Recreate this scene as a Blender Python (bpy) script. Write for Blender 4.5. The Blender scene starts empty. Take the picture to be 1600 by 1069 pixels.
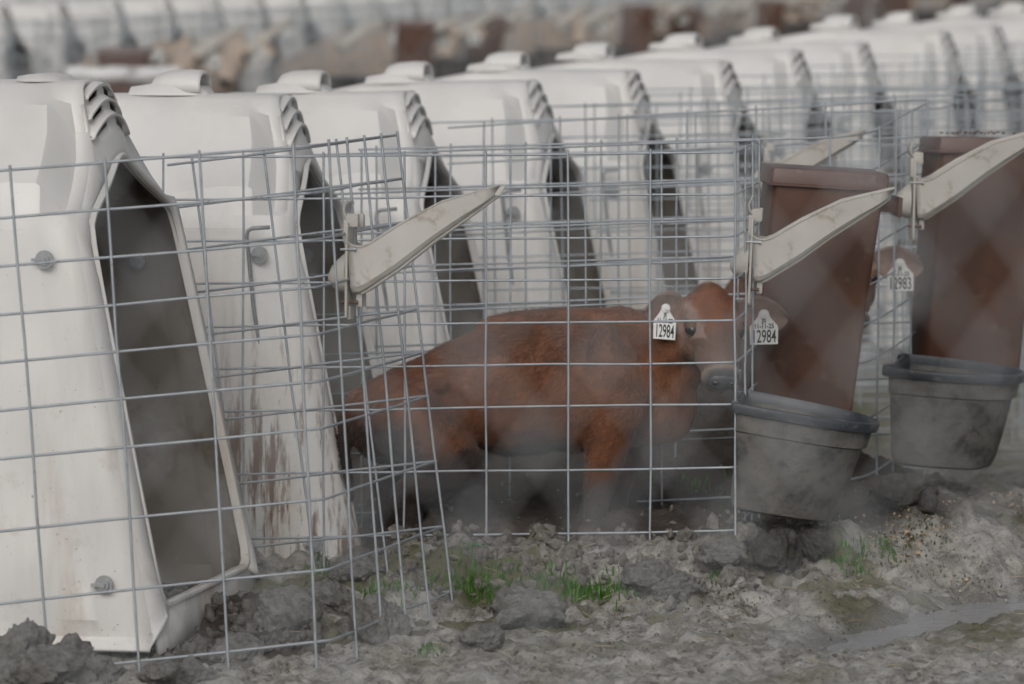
import bpy, bmesh, math, random
import numpy as np
from mathutils import Vector, Matrix, Euler
random.seed(7); rng = np.random.default_rng(7)
SC = bpy.context.scene
COL = SC.collection
R = math.radians

# ------------------------------------------------------------------ camera, world, sun, exposure
F = 7790.0            # focal length in photo pixels (photo 1600 wide)
H = 1.57              # camera height
YH = -100.0           # image row of the horizon
PITCH = math.atan((534.5 - YH) / F)
cam_d = bpy.data.cameras.new('camera'); cam = bpy.data.objects.new('camera', cam_d); COL.objects.link(cam)
cam_d.sensor_width = 36.0; cam_d.lens = 36.0 * F / 1600.0
cam.location = (0, 0, H); cam.rotation_euler = (math.pi / 2 - PITCH, 0, 0)
cam_d.clip_start = 0.1; cam_d.clip_end = 1000
cam_d.dof.use_dof = True; cam_d.dof.focus_distance = 11.7; cam_d.dof.aperture_fstop = 4.4
SC.camera = cam
w = bpy.data.worlds.new("World"); SC.world = w; w.use_nodes = True
nt = w.node_tree; bg = nt.nodes['Background']
sky = nt.nodes.new('ShaderNodeTexSky'); sky.sky_type = 'NISHITA'; sky.sun_disc = False
SUN_EL, SUN_AZ = R(36), R(192)
sky.sun_elevation = SUN_EL; sky.sun_rotation = SUN_AZ
sky.dust_density = 4.0; sky.ozone_density = 1.0; sky.air_density = 1.0
hs = nt.nodes.new('ShaderNodeHueSaturation'); hs.inputs['Saturation'].default_value = 0.25   # overcast: almost no blue
nt.links.new(sky.outputs[0], hs.inputs['Color']); nt.links.new(hs.outputs[0], bg.inputs['Color'])
bg.inputs['Strength'].default_value = 0.09
sd = bpy.data.lights.new('sun', 'SUN'); sun = bpy.data.objects.new('sun', sd); COL.objects.link(sun)
sd.energy = 0.75; sd.angle = R(40); sd.color = (1.0, 0.98, 0.96)
sun.location = (0, 0, 20)
_sdir = Vector((math.sin(SUN_AZ) * math.cos(SUN_EL), math.cos(SUN_AZ) * math.cos(SUN_EL), math.sin(SUN_EL)))
sun.rotation_euler = _sdir.to_track_quat('Z', 'Y').to_euler()
SC.view_settings.view_transform = 'Standard'; SC.view_settings.look = 'None'
SC.view_settings.exposure = 0.0; SC.view_settings.gamma = 1.0
SC.render.engine = 'CYCLES'
SC.cycles.max_bounces = 6; SC.cycles.transparent_max_bounces = 6
SC.cycles.sample_clamp_indirect = 5.0

# ------------------------------------------------------------------ helpers
CF = Vector((0, math.cos(PITCH), -math.sin(PITCH))); CU = Vector((0, math.sin(PITCH), math.cos(PITCH)))
def pt(px, py, d):
    """point that a photo pixel shows at a depth (metres along the view axis)"""
    return Vector((0, 0, H)) + d * (CF + Vector((1, 0, 0)) * ((px - 800) / F) - CU * ((py - 534.5) / F))

def tag(o, label=None, cat=None, group=None, kind=None):
    if label: o['label'] = label
    if cat: o['category'] = cat
    if group: o['group'] = group
    if kind: o['kind'] = kind
    return o
def empty(name, loc=(0, 0, 0), rz=0.0, rot=None):
    o = bpy.data.objects.new(name, None); COL.objects.link(o); o.location = loc
    o.rotation_euler = rot if rot else (0, 0, rz); o.empty_display_size = .1
    return o
class MB:
    def __init__(s): s.v = []; s.f = []
    def add(s, vs, fs):
        n = len(s.v); s.v += [tuple(v) for v in vs]; s.f += [tuple(i + n for i in f) for f in fs]; return s
    def grid(s, rows, closed=False, skip=None):
        n = len(s.v); m = len(rows[0])
        for r in rows: s.v += [tuple(p) for p in r]
        for i in range(len(rows) - 1):
            for j in range(m if closed else m - 1):
                if skip and skip(i, j): continue
                k = (j + 1) % m
                s.f.append((n + i * m + j, n + i * m + k, n + (i + 1) * m + k, n + (i + 1) * m + j))
        return s
    def tube(s, pts, r, n=6, caps=True):
        pts = [Vector(p) for p in pts]; rows = []
        rr = r if isinstance(r, (list, tuple)) else [r] * len(pts)
        prev = None
        for i, p in enumerate(pts):
            t = (pts[min(i + 1, len(pts) - 1)] - pts[max(i - 1, 0)]).normalized()
            a = prev if prev is not None else (Vector((0, 0, 1)) if abs(t.z) < .9 else Vector((1, 0, 0)))
            a = (a - t * a.dot(t)).normalized(); b = t.cross(a); prev = a
            rows.append([p + (a * math.cos(2 * math.pi * k / n) + b * math.sin(2 * math.pi * k / n)) * rr[i] for k in range(n)])
        b0 = len(s.v); s.grid(rows, True)
        if caps:
            s.f.append(tuple(b0 + k for k in range(n))[::-1]); e = b0 + (len(rows) - 1) * n
            s.f.append(tuple(e + k for k in range(n)))
        return s
    def box(s, c, d, M=None):
        x, y, z = [q / 2 for q in d]
        vs = [Vector((c[0] + a * x, c[1] + b * y, c[2] + e * z)) for a in (-1, 1) for b in (-1, 1) for e in (-1, 1)]
        if M: vs = [M @ v for v in vs]
        return s.add(vs, [(0, 1, 3, 2), (4, 6, 7, 5), (0, 4, 5, 1), (2, 3, 7, 6), (0, 2, 6, 4), (1, 5, 7, 3)])
    def prism(s, poly, thick, M):
        """poly in local xz, extruded along local y by +-thick/2, transformed by M"""
        n = len(poly)
        vs = [M @ Vector((x, -thick / 2, z)) for x, z in poly] + [M @ Vector((x, thick / 2, z)) for x, z in poly]
        fs = [tuple(range(n)), tuple(range(2 * n - 1, n - 1, -1))] + [(i, i + n, (i + 1) % n + n, (i + 1) % n) for i in range(n)]
        return s.add(vs, fs)
    def mesh(s, name):
        m = bpy.data.meshes.new(name); m.from_pydata(s.v, [], s.f); m.update(); return m
    def build(s, name, mat, parent=None, smooth=True, angle=40, bevel=0, solid=0, loc=None):
        m = s.mesh(name); o = bpy.data.objects.new(name, m); COL.objects.link(o)
        if mat: m.materials.append(mat)
        bm = bmesh.new(); bm.from_mesh(m); bmesh.ops.recalc_face_normals(bm, faces=bm.faces)
        if bevel:
            es = [e for e in bm.edges if len(e.link_faces) == 2 and e.calc_face_angle(0) > R(25)]
            bmesh.ops.bevel(bm, geom=es, offset=bevel, segments=2, affect='EDGES', profile=.6)
        if smooth:
            for f in bm.faces: f.smooth = True
            for e in bm.edges:
                if len(e.link_faces) == 2 and e.calc_face_angle(0) > R(angle): e.smooth = False
        bm.to_mesh(m); bm.free()
        if solid:
            md = o.modifiers.new('thickness', 'SOLIDIFY'); md.thickness = solid; md.offset = -1
        if parent: o.parent = parent
        if loc is not None: o.location = loc
        return o
def children(o): return [c for c in KIDS.get(o.name, [])]
KIDS = {}
def index_kids():
    KIDS.clear()
    for o in bpy.data.objects:
        if o.parent: KIDS.setdefault(o.parent.name, []).append(o)
def copy_tree(o, parent=None):
    c = o.copy(); COL.objects.link(c)
    if parent: c.parent = parent
    for ch in KIDS.get(o.name, []): copy_tree(ch, c)
    return c
def hash2(ix, iy, seed):
    n = (ix.astype(np.int64) * 374761393 + iy.astype(np.int64) * 668265263 + seed * 1442695041) & 0xffffffff
    n = ((n ^ (n >> 13)) * 1274126177) & 0xffffffff
    return ((n ^ (n >> 16)) & 0xffff) / 65535.0
def vnoise(x, y, seed=0):
    ix = np.floor(x); iy = np.floor(y); fx = x - ix; fy = y - iy
    fx = fx * fx * fx * (fx * (fx * 6 - 15) + 10); fy = fy * fy * fy * (fy * (fy * 6 - 15) + 10)
    a = hash2(ix, iy, seed); b = hash2(ix + 1, iy, seed); c = hash2(ix, iy + 1, seed); d = hash2(ix + 1, iy + 1, seed)
    return (a * (1 - fx) + b * fx) * (1 - fy) + (c * (1 - fx) + d * fx) * fy
def fbm(x, y, seed=0, octv=4, ridged=False):
    s = 0; a = 1.0; t = 0
    for k in range(octv):
        n = vnoise(x * 2 ** k + 17.3 * k, y * 2 ** k - 9.1 * k, seed + k)
        if ridged: n = 1 - np.abs(2 * n - 1)
        s = s + a * n; t += a; a *= .5
    return s / t
def sstep(a, b, x):
    t = np.clip((x - a) / (b - a), 0, 1); return t * t * (3 - 2 * t)

# ------------------------------------------------------------------ materials
def newmat(name):
    m = bpy.data.materials.new(name); m.use_nodes = True
    return m, m.node_tree, m.node_tree.nodes['Principled BSDF']
def N(nt, typ, **kw):
    n = nt.nodes.new(typ)
    for k, v in kw.items():
        if k in n.inputs.keys(): n.inputs[k].default_value = v
        else: setattr(n, k, v)
    return n
def noise(nt, vec, scale, detail=4, rough=.55, sc=None):
    if sc:
        mp = N(nt, 'ShaderNodeMapping'); mp.inputs['Scale'].default_value = sc; nt.links.new(vec, mp.inputs['Vector']); vec = mp.outputs[0]
    n = N(nt, 'ShaderNodeTexNoise', Scale=scale, Detail=detail, Roughness=rough); nt.links.new(vec, n.inputs['Vector']); return n.outputs['Fac']
def ramp(nt, fac, stops):
    r = N(nt, 'ShaderNodeValToRGB'); e = r.color_ramp.elements
    while len(e) < len(stops): e.new(.5)
    for i, (p, c) in enumerate(stops):
        e[i].position = p; e[i].color = (c, c, c, 1) if isinstance(c, (int, float)) else (*c, 1)
    nt.links.new(fac, r.inputs[0]); return r.outputs[0]
def mix(nt, fac, a, b, mode='MIX'):
    m = N(nt, 'ShaderNodeMix', data_type='RGBA', blend_type=mode)
    for s, i in ((fac, 0), (a, 6), (b, 7)):
        if hasattr(s, 'links'): nt.links.new(s, m.inputs[i])
        else: m.inputs[i].default_value = s if i == 0 else (*s, 1)
    return m.outputs[2]
def math_(nt, op, a, b=None):
    m = N(nt, 'ShaderNodeMath', operation=op)
    for i, s in enumerate((a, b)):
        if s is None: continue
        if hasattr(s, 'links'): nt.links.new(s, m.inputs[i])
        else: m.inputs[i].default_value = s
    return m.outputs[0]
def bump(nt, bsdf, h, strength=.3, dist=.01):
    b = N(nt, 'ShaderNodeBump', Strength=strength, Distance=dist); nt.links.new(h, b.inputs['Height']); nt.links.new(b.outputs[0], bsdf.inputs['Normal'])
def coords(nt, which='Object'): return N(nt, 'ShaderNodeTexCoord').outputs[which]

def hutch_mat():
    m, nt, b = newmat('weathered_white_plastic'); v = coords(nt)
    oi = N(nt, 'ShaderNodeObjectInfo'); off = N(nt, 'ShaderNodeVectorMath', operation='ADD'); sc = N(nt, 'ShaderNodeVectorMath', operation='SCALE')
    sc.inputs[0].default_value = (3.1, 7.7, 1.3)
    rnd = math_(nt, 'MULTIPLY', oi.outputs['Random'], 9.0); nt.links.new(rnd, sc.inputs['Scale'])
    nt.links.new(v, off.inputs[0]); nt.links.new(sc.outputs[0], off.inputs[1]); v2 = off.outputs[0]
    sep = N(nt, 'ShaderNodeSeparateXYZ'); nt.links.new(v, sep.inputs[0])
    base = mix(nt, noise(nt, v2, 2.2, 3), (.67, .652, .62), (.76, .748, .73))
    streak = ramp(nt, noise(nt, v2, 6, 6, .65, (1, 1, .13)), [(.50, 0), (.72, 1)])
    low = ramp(nt, math_(nt, 'DIVIDE', sep.outputs[2], 1.2), [(.05, 1), (.9, .22)])
    base = mix(nt, math_(nt, 'MULTIPLY', math_(nt, 'MULTIPLY', streak, low), .95), base, (.47, .39, .31))
    blot = ramp(nt, noise(nt, v2, 9, 7, .7), [(.56, 0), (.7, 1)])
    base = mix(nt, math_(nt, 'MULTIPLY', math_(nt, 'MULTIPLY', blot, low), .6), base, (.50, .43, .36))
    speck = ramp(nt, noise(nt, v2, 95, 2, .5), [(.70, 0), (.76, 1)])
    base = mix(nt, math_(nt, 'MULTIPLY', math_(nt, 'MULTIPLY', speck, low), .7), base, (.12, .09, .07))
    # dried manure splashes, driven by the hutch's own "dirt" value, near the front corner
    at = N(nt, 'ShaderNodeAttribute', attribute_type='OBJECT', attribute_name='dirt')
    spl = ramp(nt, noise(nt, v2, 17, 8, .72, (1.6, 1.6, .16)), [(.50, 0), (.585, 1)])
    fx = ramp(nt, math_(nt, 'ADD', sep.outputs[0], .5), [(.30, 0), (.5, 1)])
    fz = ramp(nt, sep.outputs[2], [(.42, 1), (.78, 0)])
    spl = math_(nt, 'MULTIPLY', math_(nt, 'MULTIPLY', spl, fx), math_(nt, 'MULTIPLY', fz, at.outputs['Fac']))
    base = mix(nt, math_(nt, 'MULTIPLY', spl, .9), base, (.15, .075, .04))
    nt.links.new(base, b.inputs['Base Color']); b.inputs['Roughness'].default_value = .48
    bump(nt, b, noise(nt, v2, 28, 5), .10, .01)
    tr = N(nt, 'ShaderNodeBsdfTranslucent'); tr.inputs[0].default_value = (.62, .52, .42, 1)
    ms = N(nt, 'ShaderNodeMixShader'); ms.inputs[0].default_value = .035
    out = nt.nodes['Material Output']
    nt.links.new(b.outputs[0], ms.inputs[1]); nt.links.new(tr.outputs[0], ms.inputs[2]); nt.links.new(ms.outputs[0], out.inputs['Surface'])
    return m
def simple(name, c1, c2, scale=12, rough=.6, metal=0.0, bmp=.15, bdist=.004, dirt=None, bscale=None):
    m, nt, b = newmat(name); v = coords(nt)
    c = mix(nt, ramp(nt, noise(nt, v, scale, 6, .6), [(.35, 0), (.65, 1)]), c1, c2)
    if dirt:
        d = ramp(nt, noise(nt, v, dirt[1], 7, .68), [(dirt[2], 0), (dirt[2] + .12, 1)])
        c = mix(nt, math_(nt, 'MULTIPLY', d, dirt[3]), c, dirt[0])
    nt.links.new(c, b.inputs['Base Color']); b.inputs['Roughness'].default_value = rough; b.inputs['Metallic'].default_value = metal
    if bmp: bump(nt, b, noise(nt, v, bscale or scale * 4, 6, .6), bmp, bdist)
    return m
M_HUTCH = hutch_mat()
M_INNER = simple('soiled_shaded_inner_plastic', (.23, .207, .18), (.31, .28, .245), 4, .55, 0, .1, .004, dirt=((.14, .10, .07), 5, .52, .8))  # soiled inside walls, base also darkened to paint in the interior shade
M_WIRE = simple('galvanised_wire', (.30, .33, .36), (.40, .43, .46), 25, .5, .35, .1, .001, dirt=((.13, .075, .045), 30, .60, .8))
M_LINK = simple('weathered_galvanised', (.56, .59, .61), (.63, .65, .67), 20, .55, .2, 0)
M_HOLD = simple('ivory_plastic', (.43, .405, .365), (.50, .478, .44), 7, .45, 0, .12, .002, dirt=((.20, .14, .09), 20, .55, .6))
M_FEED = simple('maroon_plastic', (.058, .025, .017), (.105, .044, .023), 6, .5, 0, .2, .003, dirt=((.16, .12, .10), 14, .58, .5))
M_LID = simple('dull_maroon_plastic', (.085, .044, .036), (.115, .063, .052), 8, .45, 0, .1, .002, dirt=((.20, .16, .145), 22, .58, .6))
M_RIM = simple('slate_rubber', (.020, .024, .031), (.038, .045, .055), 14, .42, 0, .2, .002, dirt=((.13, .13, .13), 34, .56, .7))
M_BUCK = simple('mud_caked_rubber', (.080, .077, .070), (.155, .146, .132), 22, .8, 0, .7, .006, dirt=((.020, .022, .025), 11, .50, .8), bscale=70)
M_BOLT = simple('dull_zinc', (.30, .31, .32), (.40, .41, .42), 30, .45, .5, 0)
M_ROD = simple('rod_steel', (.25, .26, .28), (.35, .36, .38), 20, .5, .4, 0)
M_TAG = simple('white_tag_plastic', (.74, .74, .72), (.80, .80, .78), 60, .5, 0, 0, dirt=((.30, .24, .19), 70, .62, .5))
M_INK = simple('black_marker', (.012, .012, .014), (.02, .02, .02), 50, .6, 0, 0)
M_PIPE = simple('scuffed_white_plastic', (.60, .60, .60), (.68, .68, .67), 5, .5, 0, .1, .004, dirt=((.16, .14, .14), 7, .55, .9))
M_PADB = simple('navy_plastic', (.03, .045, .07), (.05, .07, .10), 6, .5, 0, 0)

def clod_mat(name, dark=False, sc=1.0):
    m, nt, b = newmat(name); v = coords(nt)
    a, c = ((.09, .08, .068), (.27, .25, .225)) if sc > 5 and not dark else ((.06, .055, .047), (.17, .16, .145)) if dark else ((.15, .14, .125), (.42, .41, .385))
    col = mix(nt, ramp(nt, noise(nt, v, sc * 3, 9, .7), [(.34, 0), (.62, 1)]), a, c)
    mo = ramp(nt, noise(nt, v, sc * 1.4, 5, .6), [(.58, 0), (.74, 1)])
    col = mix(nt, math_(nt, 'MULTIPLY', mo, .7), col, (.10, .095, .035))
    nt.links.new(col, b.inputs['Base Color']); b.inputs['Roughness'].default_value = .9
    bump(nt, b, noise(nt, v, sc * 5, 10, .72), .8, .10 if sc < 5 else .012); return m
M_CLOD = clod_mat('dried_mud'); M_CLODD = clod_mat('damp_mud', True); M_CRUMB = clod_mat('dry_soil', False, 14); M_BED = clod_mat('damp_bedding', True, 14)

def ground_mat():
    m, nt, b = newmat('muddy_earth'); v = coords(nt)
    n1 = noise(nt, v, 3.2, 8, .65); n2 = noise(nt, v, 16, 9, .7); n3 = noise(nt, v, 70, 8, .7)
    c = mix(nt, ramp(nt, n2, [(.38, 0), (.60, 1)]), (.185, .172, .152), (.52, .50, .465))
    c = mix(nt, math_(nt, 'MULTIPLY', ramp(nt, n1, [(.50, 0), (.66, 1)]), .55), c, (.175, .16, .085))
    c = mix(nt, math_(nt, 'MULTIPLY', ramp(nt, n3, [(.54, 0), (.66, 1)]), .8), c, (.06, .052, .043))
    at = N(nt, 'ShaderNodeVertexColor', layer_name='wet'); sep = N(nt, 'ShaderNodeSeparateColor'); nt.links.new(at.outputs[0], sep.inputs[0])
    c = mix(nt, sep.outputs[0], c, mix(nt, n3, (.022, .016, .012), (.085, .062, .047)))     # dark bedding and manure
    c = mix(nt, sep.outputs[1], c, mix(nt, n3, (.06, .06, .02), (.20, .195, .085)))     # mossy green film
    c = mix(nt, sep.outputs[2], c, mix(nt, n2, (.14, .135, .13), (.26, .255, .25)))         # water-soaked silt
    nt.links.new(c, b.inputs['Base Color'])
    rg = math_(nt, 'SUBTRACT', .92, math_(nt, 'MULTIPLY', sep.outputs[2], .62)); nt.links.new(rg, b.inputs['Roughness'])
    hh = math_(nt, 'ADD', math_(nt, 'MULTIPLY', n2, .6), math_(nt, 'MULTIPLY', n3, .6))
    bump(nt, b, hh, 1.0, .022); return m
M_GROUND = ground_mat()
def leaf_mat(name, c1, c2):
    m, nt, b = newmat(name); v = coords(nt)
    c = mix(nt, ramp(nt, noise(nt, v, 40, 2), [(.35, 0), (.65, 1)]), c1, c2); nt.links.new(c, b.inputs['Base Color'])
    b.inputs['Roughness'].default_value = .5
    tr = N(nt, 'ShaderNodeBsdfTranslucent'); nt.links.new(c, tr.inputs[0]); ms = N(nt, 'ShaderNodeMixShader'); ms.inputs[0].default_value = .25
    nt.links.new(b.outputs[0], ms.inputs[1]); nt.links.new(tr.outputs[0], ms.inputs[2]); nt.links.new(ms.outputs[0], nt.nodes['Material Output'].inputs['Surface'])
    return m
M_GRASS = leaf_mat('fresh_grass', (.05, .14, .014), (.10, .24, .03))
M_LEAF = leaf_mat('seedling_leaf', (.07, .22, .06), (.10, .28, .08))
M_MOSS = leaf_mat('dull_moss', (.055, .06, .018), (.10, .10, .035))

# ------------------------------------------------------------------ ground: one sheet to the horizon
def pen_blob(px, py, d): p = pt(px, py, d); return p.x, p.y
def ground_z(x, y):
    """smooth height of the ground"""
    z = np.zeros_like(x)
    far = sstep(13.2, 17, y); z = z - .09 * far - .17 * sstep(18, 38, y) - .1 * sstep(40, 60, y)
    # churned bank in front of and inside the pens, running with the row
    line = 11.93 + .25 * (x - .2) * (x > .55) * 1.9
    edge = sstep(line - .32, line + .02, y) * sstep(-.42, -.2, x)
    z = z + .105 * edge * (1 - sstep(13.0, 15, y)) * (1 - .65 * sstep(.9, 1.5, x))
    # dirt heaped before the first doorway
    z = z + .012 * np.exp(-(((x + .62) / .17) ** 2 + ((y - 11.28) / .3) ** 2))
    z = z - .045 * np.exp(-(((x + .80) / .26) ** 2 + ((y - 10.95) / .42) ** 2))
    # mound of spilled feed under the right-hand pen
    mx, my = pen_blob(1420, 800, 12.7); z = z + .075 * np.exp(-(((x - mx) / .16) ** 2 + ((y - my) / .28) ** 2))
    z = z + .25 * np.exp(-(((x - .32) / .60) ** 4 + ((y - 13.55) / .45) ** 2))
    # shallow wheel track that holds the puddle
    px_, py_ = pen_blob(1440, 975, 11.6); ux, uy = .50, .866
    a = (x - px_) * ux + (y - py_) * uy; c = -(x - px_) * uy + (y - py_) * ux
    z = z - .062 * np.exp(-((a / .62) ** 4 + (c / .12) ** 2))
    return z
def build_ground():
    xs = np.concatenate([[-300, -120, -60, -30, -16, -9, -5, -3.5, -2.5], np.arange(-1.75, 2.05, .0105), [2.4, 3, 4, 6, 9, 14, 22, 35, 60, 120, 300]])
    ys = np.concatenate([[-40, -10, 0, 4, 7, 8.6, 9.3, 9.7], np.arange(10.0, 13.9, .0125), np.arange(13.95, 16, .08), np.arange(16.4, 40, .8), [44, 50, 58, 68, 80, 100, 140, 200, 320, 500]])
    X, Y = np.meshgrid(xs, ys); Z = ground_z(X, Y)
    fine = sstep(-2.3, -1.7, X) * (1 - sstep(2.0, 2.4, X)) * sstep(9.3, 10.1, Y) * (1 - sstep(14, 16, Y))
    lump = fbm(X * 4.2, Y * 4.2, 11, 4); rid = fbm(X * 9, Y * 9, 23, 4, True); fin = fbm(X * 34, Y * 34, 31, 4); mid = fbm(X * 15, Y * 15, 71, 3)
    px_, py_ = pen_blob(1440, 975, 11.6); ux, uy = .50, .866
    a = (X - px_) * ux + (Y - py_) * uy; c = -(X - px_) * uy + (Y - py_) * ux
    wet = np.exp(-((a / .60) ** 4 + (c / .13) ** 2)) * fine
    rough = (.45 + .55 * sstep(11.1, 11.7, Y) + .3 * (1 - sstep(-.3, 0, X))) * (1 - .6 * np.exp(-(((X + .74) / .30) ** 2 + ((Y - 11.1) / .5) ** 2)))
    Z = Z + fine * (rough * (.085 * (lump - .5) + .075 * (np.maximum(mid, .42) - .5) - .022 * sstep(.80, .95, rid)) + .038 * (fin - .5)) * (1 - .5 * wet)
    # keep the sheet low inside the hutches
    me = bpy.data.meshes.new('ground'); ny, nx = X.shape
    co = np.stack([X, Y, Z], -1).reshape(-1, 3)
    idx = np.arange(nx * ny).reshape(ny, nx)
    fc = np.stack([idx[:-1, :-1], idx[:-1, 1:], idx[1:, 1:], idx[1:, :-1]], -1).reshape(-1, 4)
    me.vertices.add(len(co)); me.vertices.foreach_set('co', co.ravel())
    me.loops.add(fc.size); me.loops.foreach_set('vertex_index', fc.ravel())
    me.polygons.add(len(fc)); me.polygons.foreach_set('loop_start', np.arange(0, fc.size, 4)); me.polygons.foreach_set('loop_total', np.full(len(fc), 4))
    me.polygons.foreach_set('use_smooth', np.ones(len(fc), bool)); me.update(calc_edges=True)
    ca = me.color_attributes.new('wet', 'FLOAT_COLOR', 'POINT')
    b1 = fbm(X * 5, Y * 5, 91, 4)
    # bedding/manure inside pens and at the first doorway
    line = 12.0 + .25 * (X - .2) * (X > .55) * 1.9
    dark = sstep(line - .12, line + .1, Y + .25 * (b1 - .5)) * sstep(-.5, -.3, X)
    door = np.exp(-(((X + .62) / .2) ** 4 + ((Y - 11.3) / .42) ** 4)); dark = np.maximum(dark, sstep(.25, .6, door + .6 * (b1 - .5)))
    dark = dark * (1 - .6 * sstep(.95, 1.3, X)) * (1 - sstep(15, 17, Y))
    moss = sstep(.48, .58, fbm(X * 3.3, Y * 5.5, 47, 4) + .09 * (fbm(X * 20, Y * 20, 57, 3) - .5)) * sstep(10.7, 11.2, Y) * (1 - dark) * .8
    colr = np.stack([dark * .92, moss, np.clip(wet * 1.3, 0, 1), np.ones_like(X)], -1).reshape(-1, 4)
    ca.data.foreach_set('color', colr.ravel())
    me.materials.append(M_GROUND)
    o = bpy.data.objects.new('ground', me); COL.objects.link(o); tag(o, kind='structure')
    return X, Y, Z
GX, GY, GZ = build_ground()
def gz(x, y):
    i = min(max(np.searchsorted(GY[:, 0], y), 1), len(GY) - 1); j = min(max(np.searchsorted(GX[0], x), 1), GX.shape[1] - 1)
    return float(GZ[i, j])
def ground_hit(px, py):
    """where the view through a photo pixel meets the ground"""
    d = 10.2
    while d < 40:
        p = pt(px, py, d)
        if p.z <= gz(p.x, p.y): return Vector((p.x, p.y, gz(p.x, p.y)))
        d += .02
    return pt(px, py, 14)
def build_puddle():
    m, nt, b = newmat('puddle_water'); v = coords(nt)
    nt.links.new(mix(nt, noise(nt, v, 8, 5), (.24, .24, .245), (.40, .40, .41)), b.inputs['Base Color']); b.inputs['Roughness'].default_value = .10; b.inputs['IOR'].default_value = 1.33  # silty water, base colour lightened to stand in for reflected sky
    bump(nt, b, noise(nt, v, 45, 5, .6, (1, 1, 1)), .6, .010)
    mb = MB(); c = pen_blob(1440, 975, 11.6); ux, uy = .50, .866; n = 60; ring = []
    for k in range(n):
        t = 2 * math.pi * k / n; r = 1 + .16 * math.sin(3 * t + 1) + .12 * math.sin(7 * t) + .07 * math.sin(13 * t + 2)
        a, q = .70 * r * math.cos(t), .19 * r * math.sin(t)
        ring.append((c[0] + a * ux - q * uy, c[1] + a * uy + q * ux, -.038))
    mb.add(ring, [tuple(range(n))]); o = mb.build('puddle', m, smooth=False); tag(o, kind='structure')
build_puddle()

# ------------------------------------------------------------------ calf hutches
TH = R(-12.0)
YAW = [11.6, 7.6, 9.0, 10.4, 11.5, 12.5, 13.3, 14.1, 15.0, 15.6, 16.2, 16.8]
OUT = [(0, 1.245), (.075, 1.244), (.11, 1.232), (.14, 1.20), (.165, 1.155), (.215, 1.095), (.29, 1.035), (.365, .988), (.415, .955), (.432, .925), (.443, .80), (.455, .62), (.463, .42), (.47, .22), (.475, .06), (.478, .02), (.52, .0)]
DOOR = [(0, 1.065), (.02, 1.063), (.045, 1.055), (.07, 1.043), (.10, 1.028), (.15, 1.005), (.22, .978), (.30, .948), (.337, .925), (.350, .88), (.357, .80), (.366, .62), (.374, .42), (.381, .22), (.380, .12), (.366, .092), (.34, .082)]
def xf(z): return .045 + .225 * (1.10 - z) / 1.10 if z < 1.10 else .045 * (1.245 - z) / .145
def both(prof): return [(-u, z) for u, z in prof[::-1]] + [(u, z) for u, z in prof[1:]]
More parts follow.
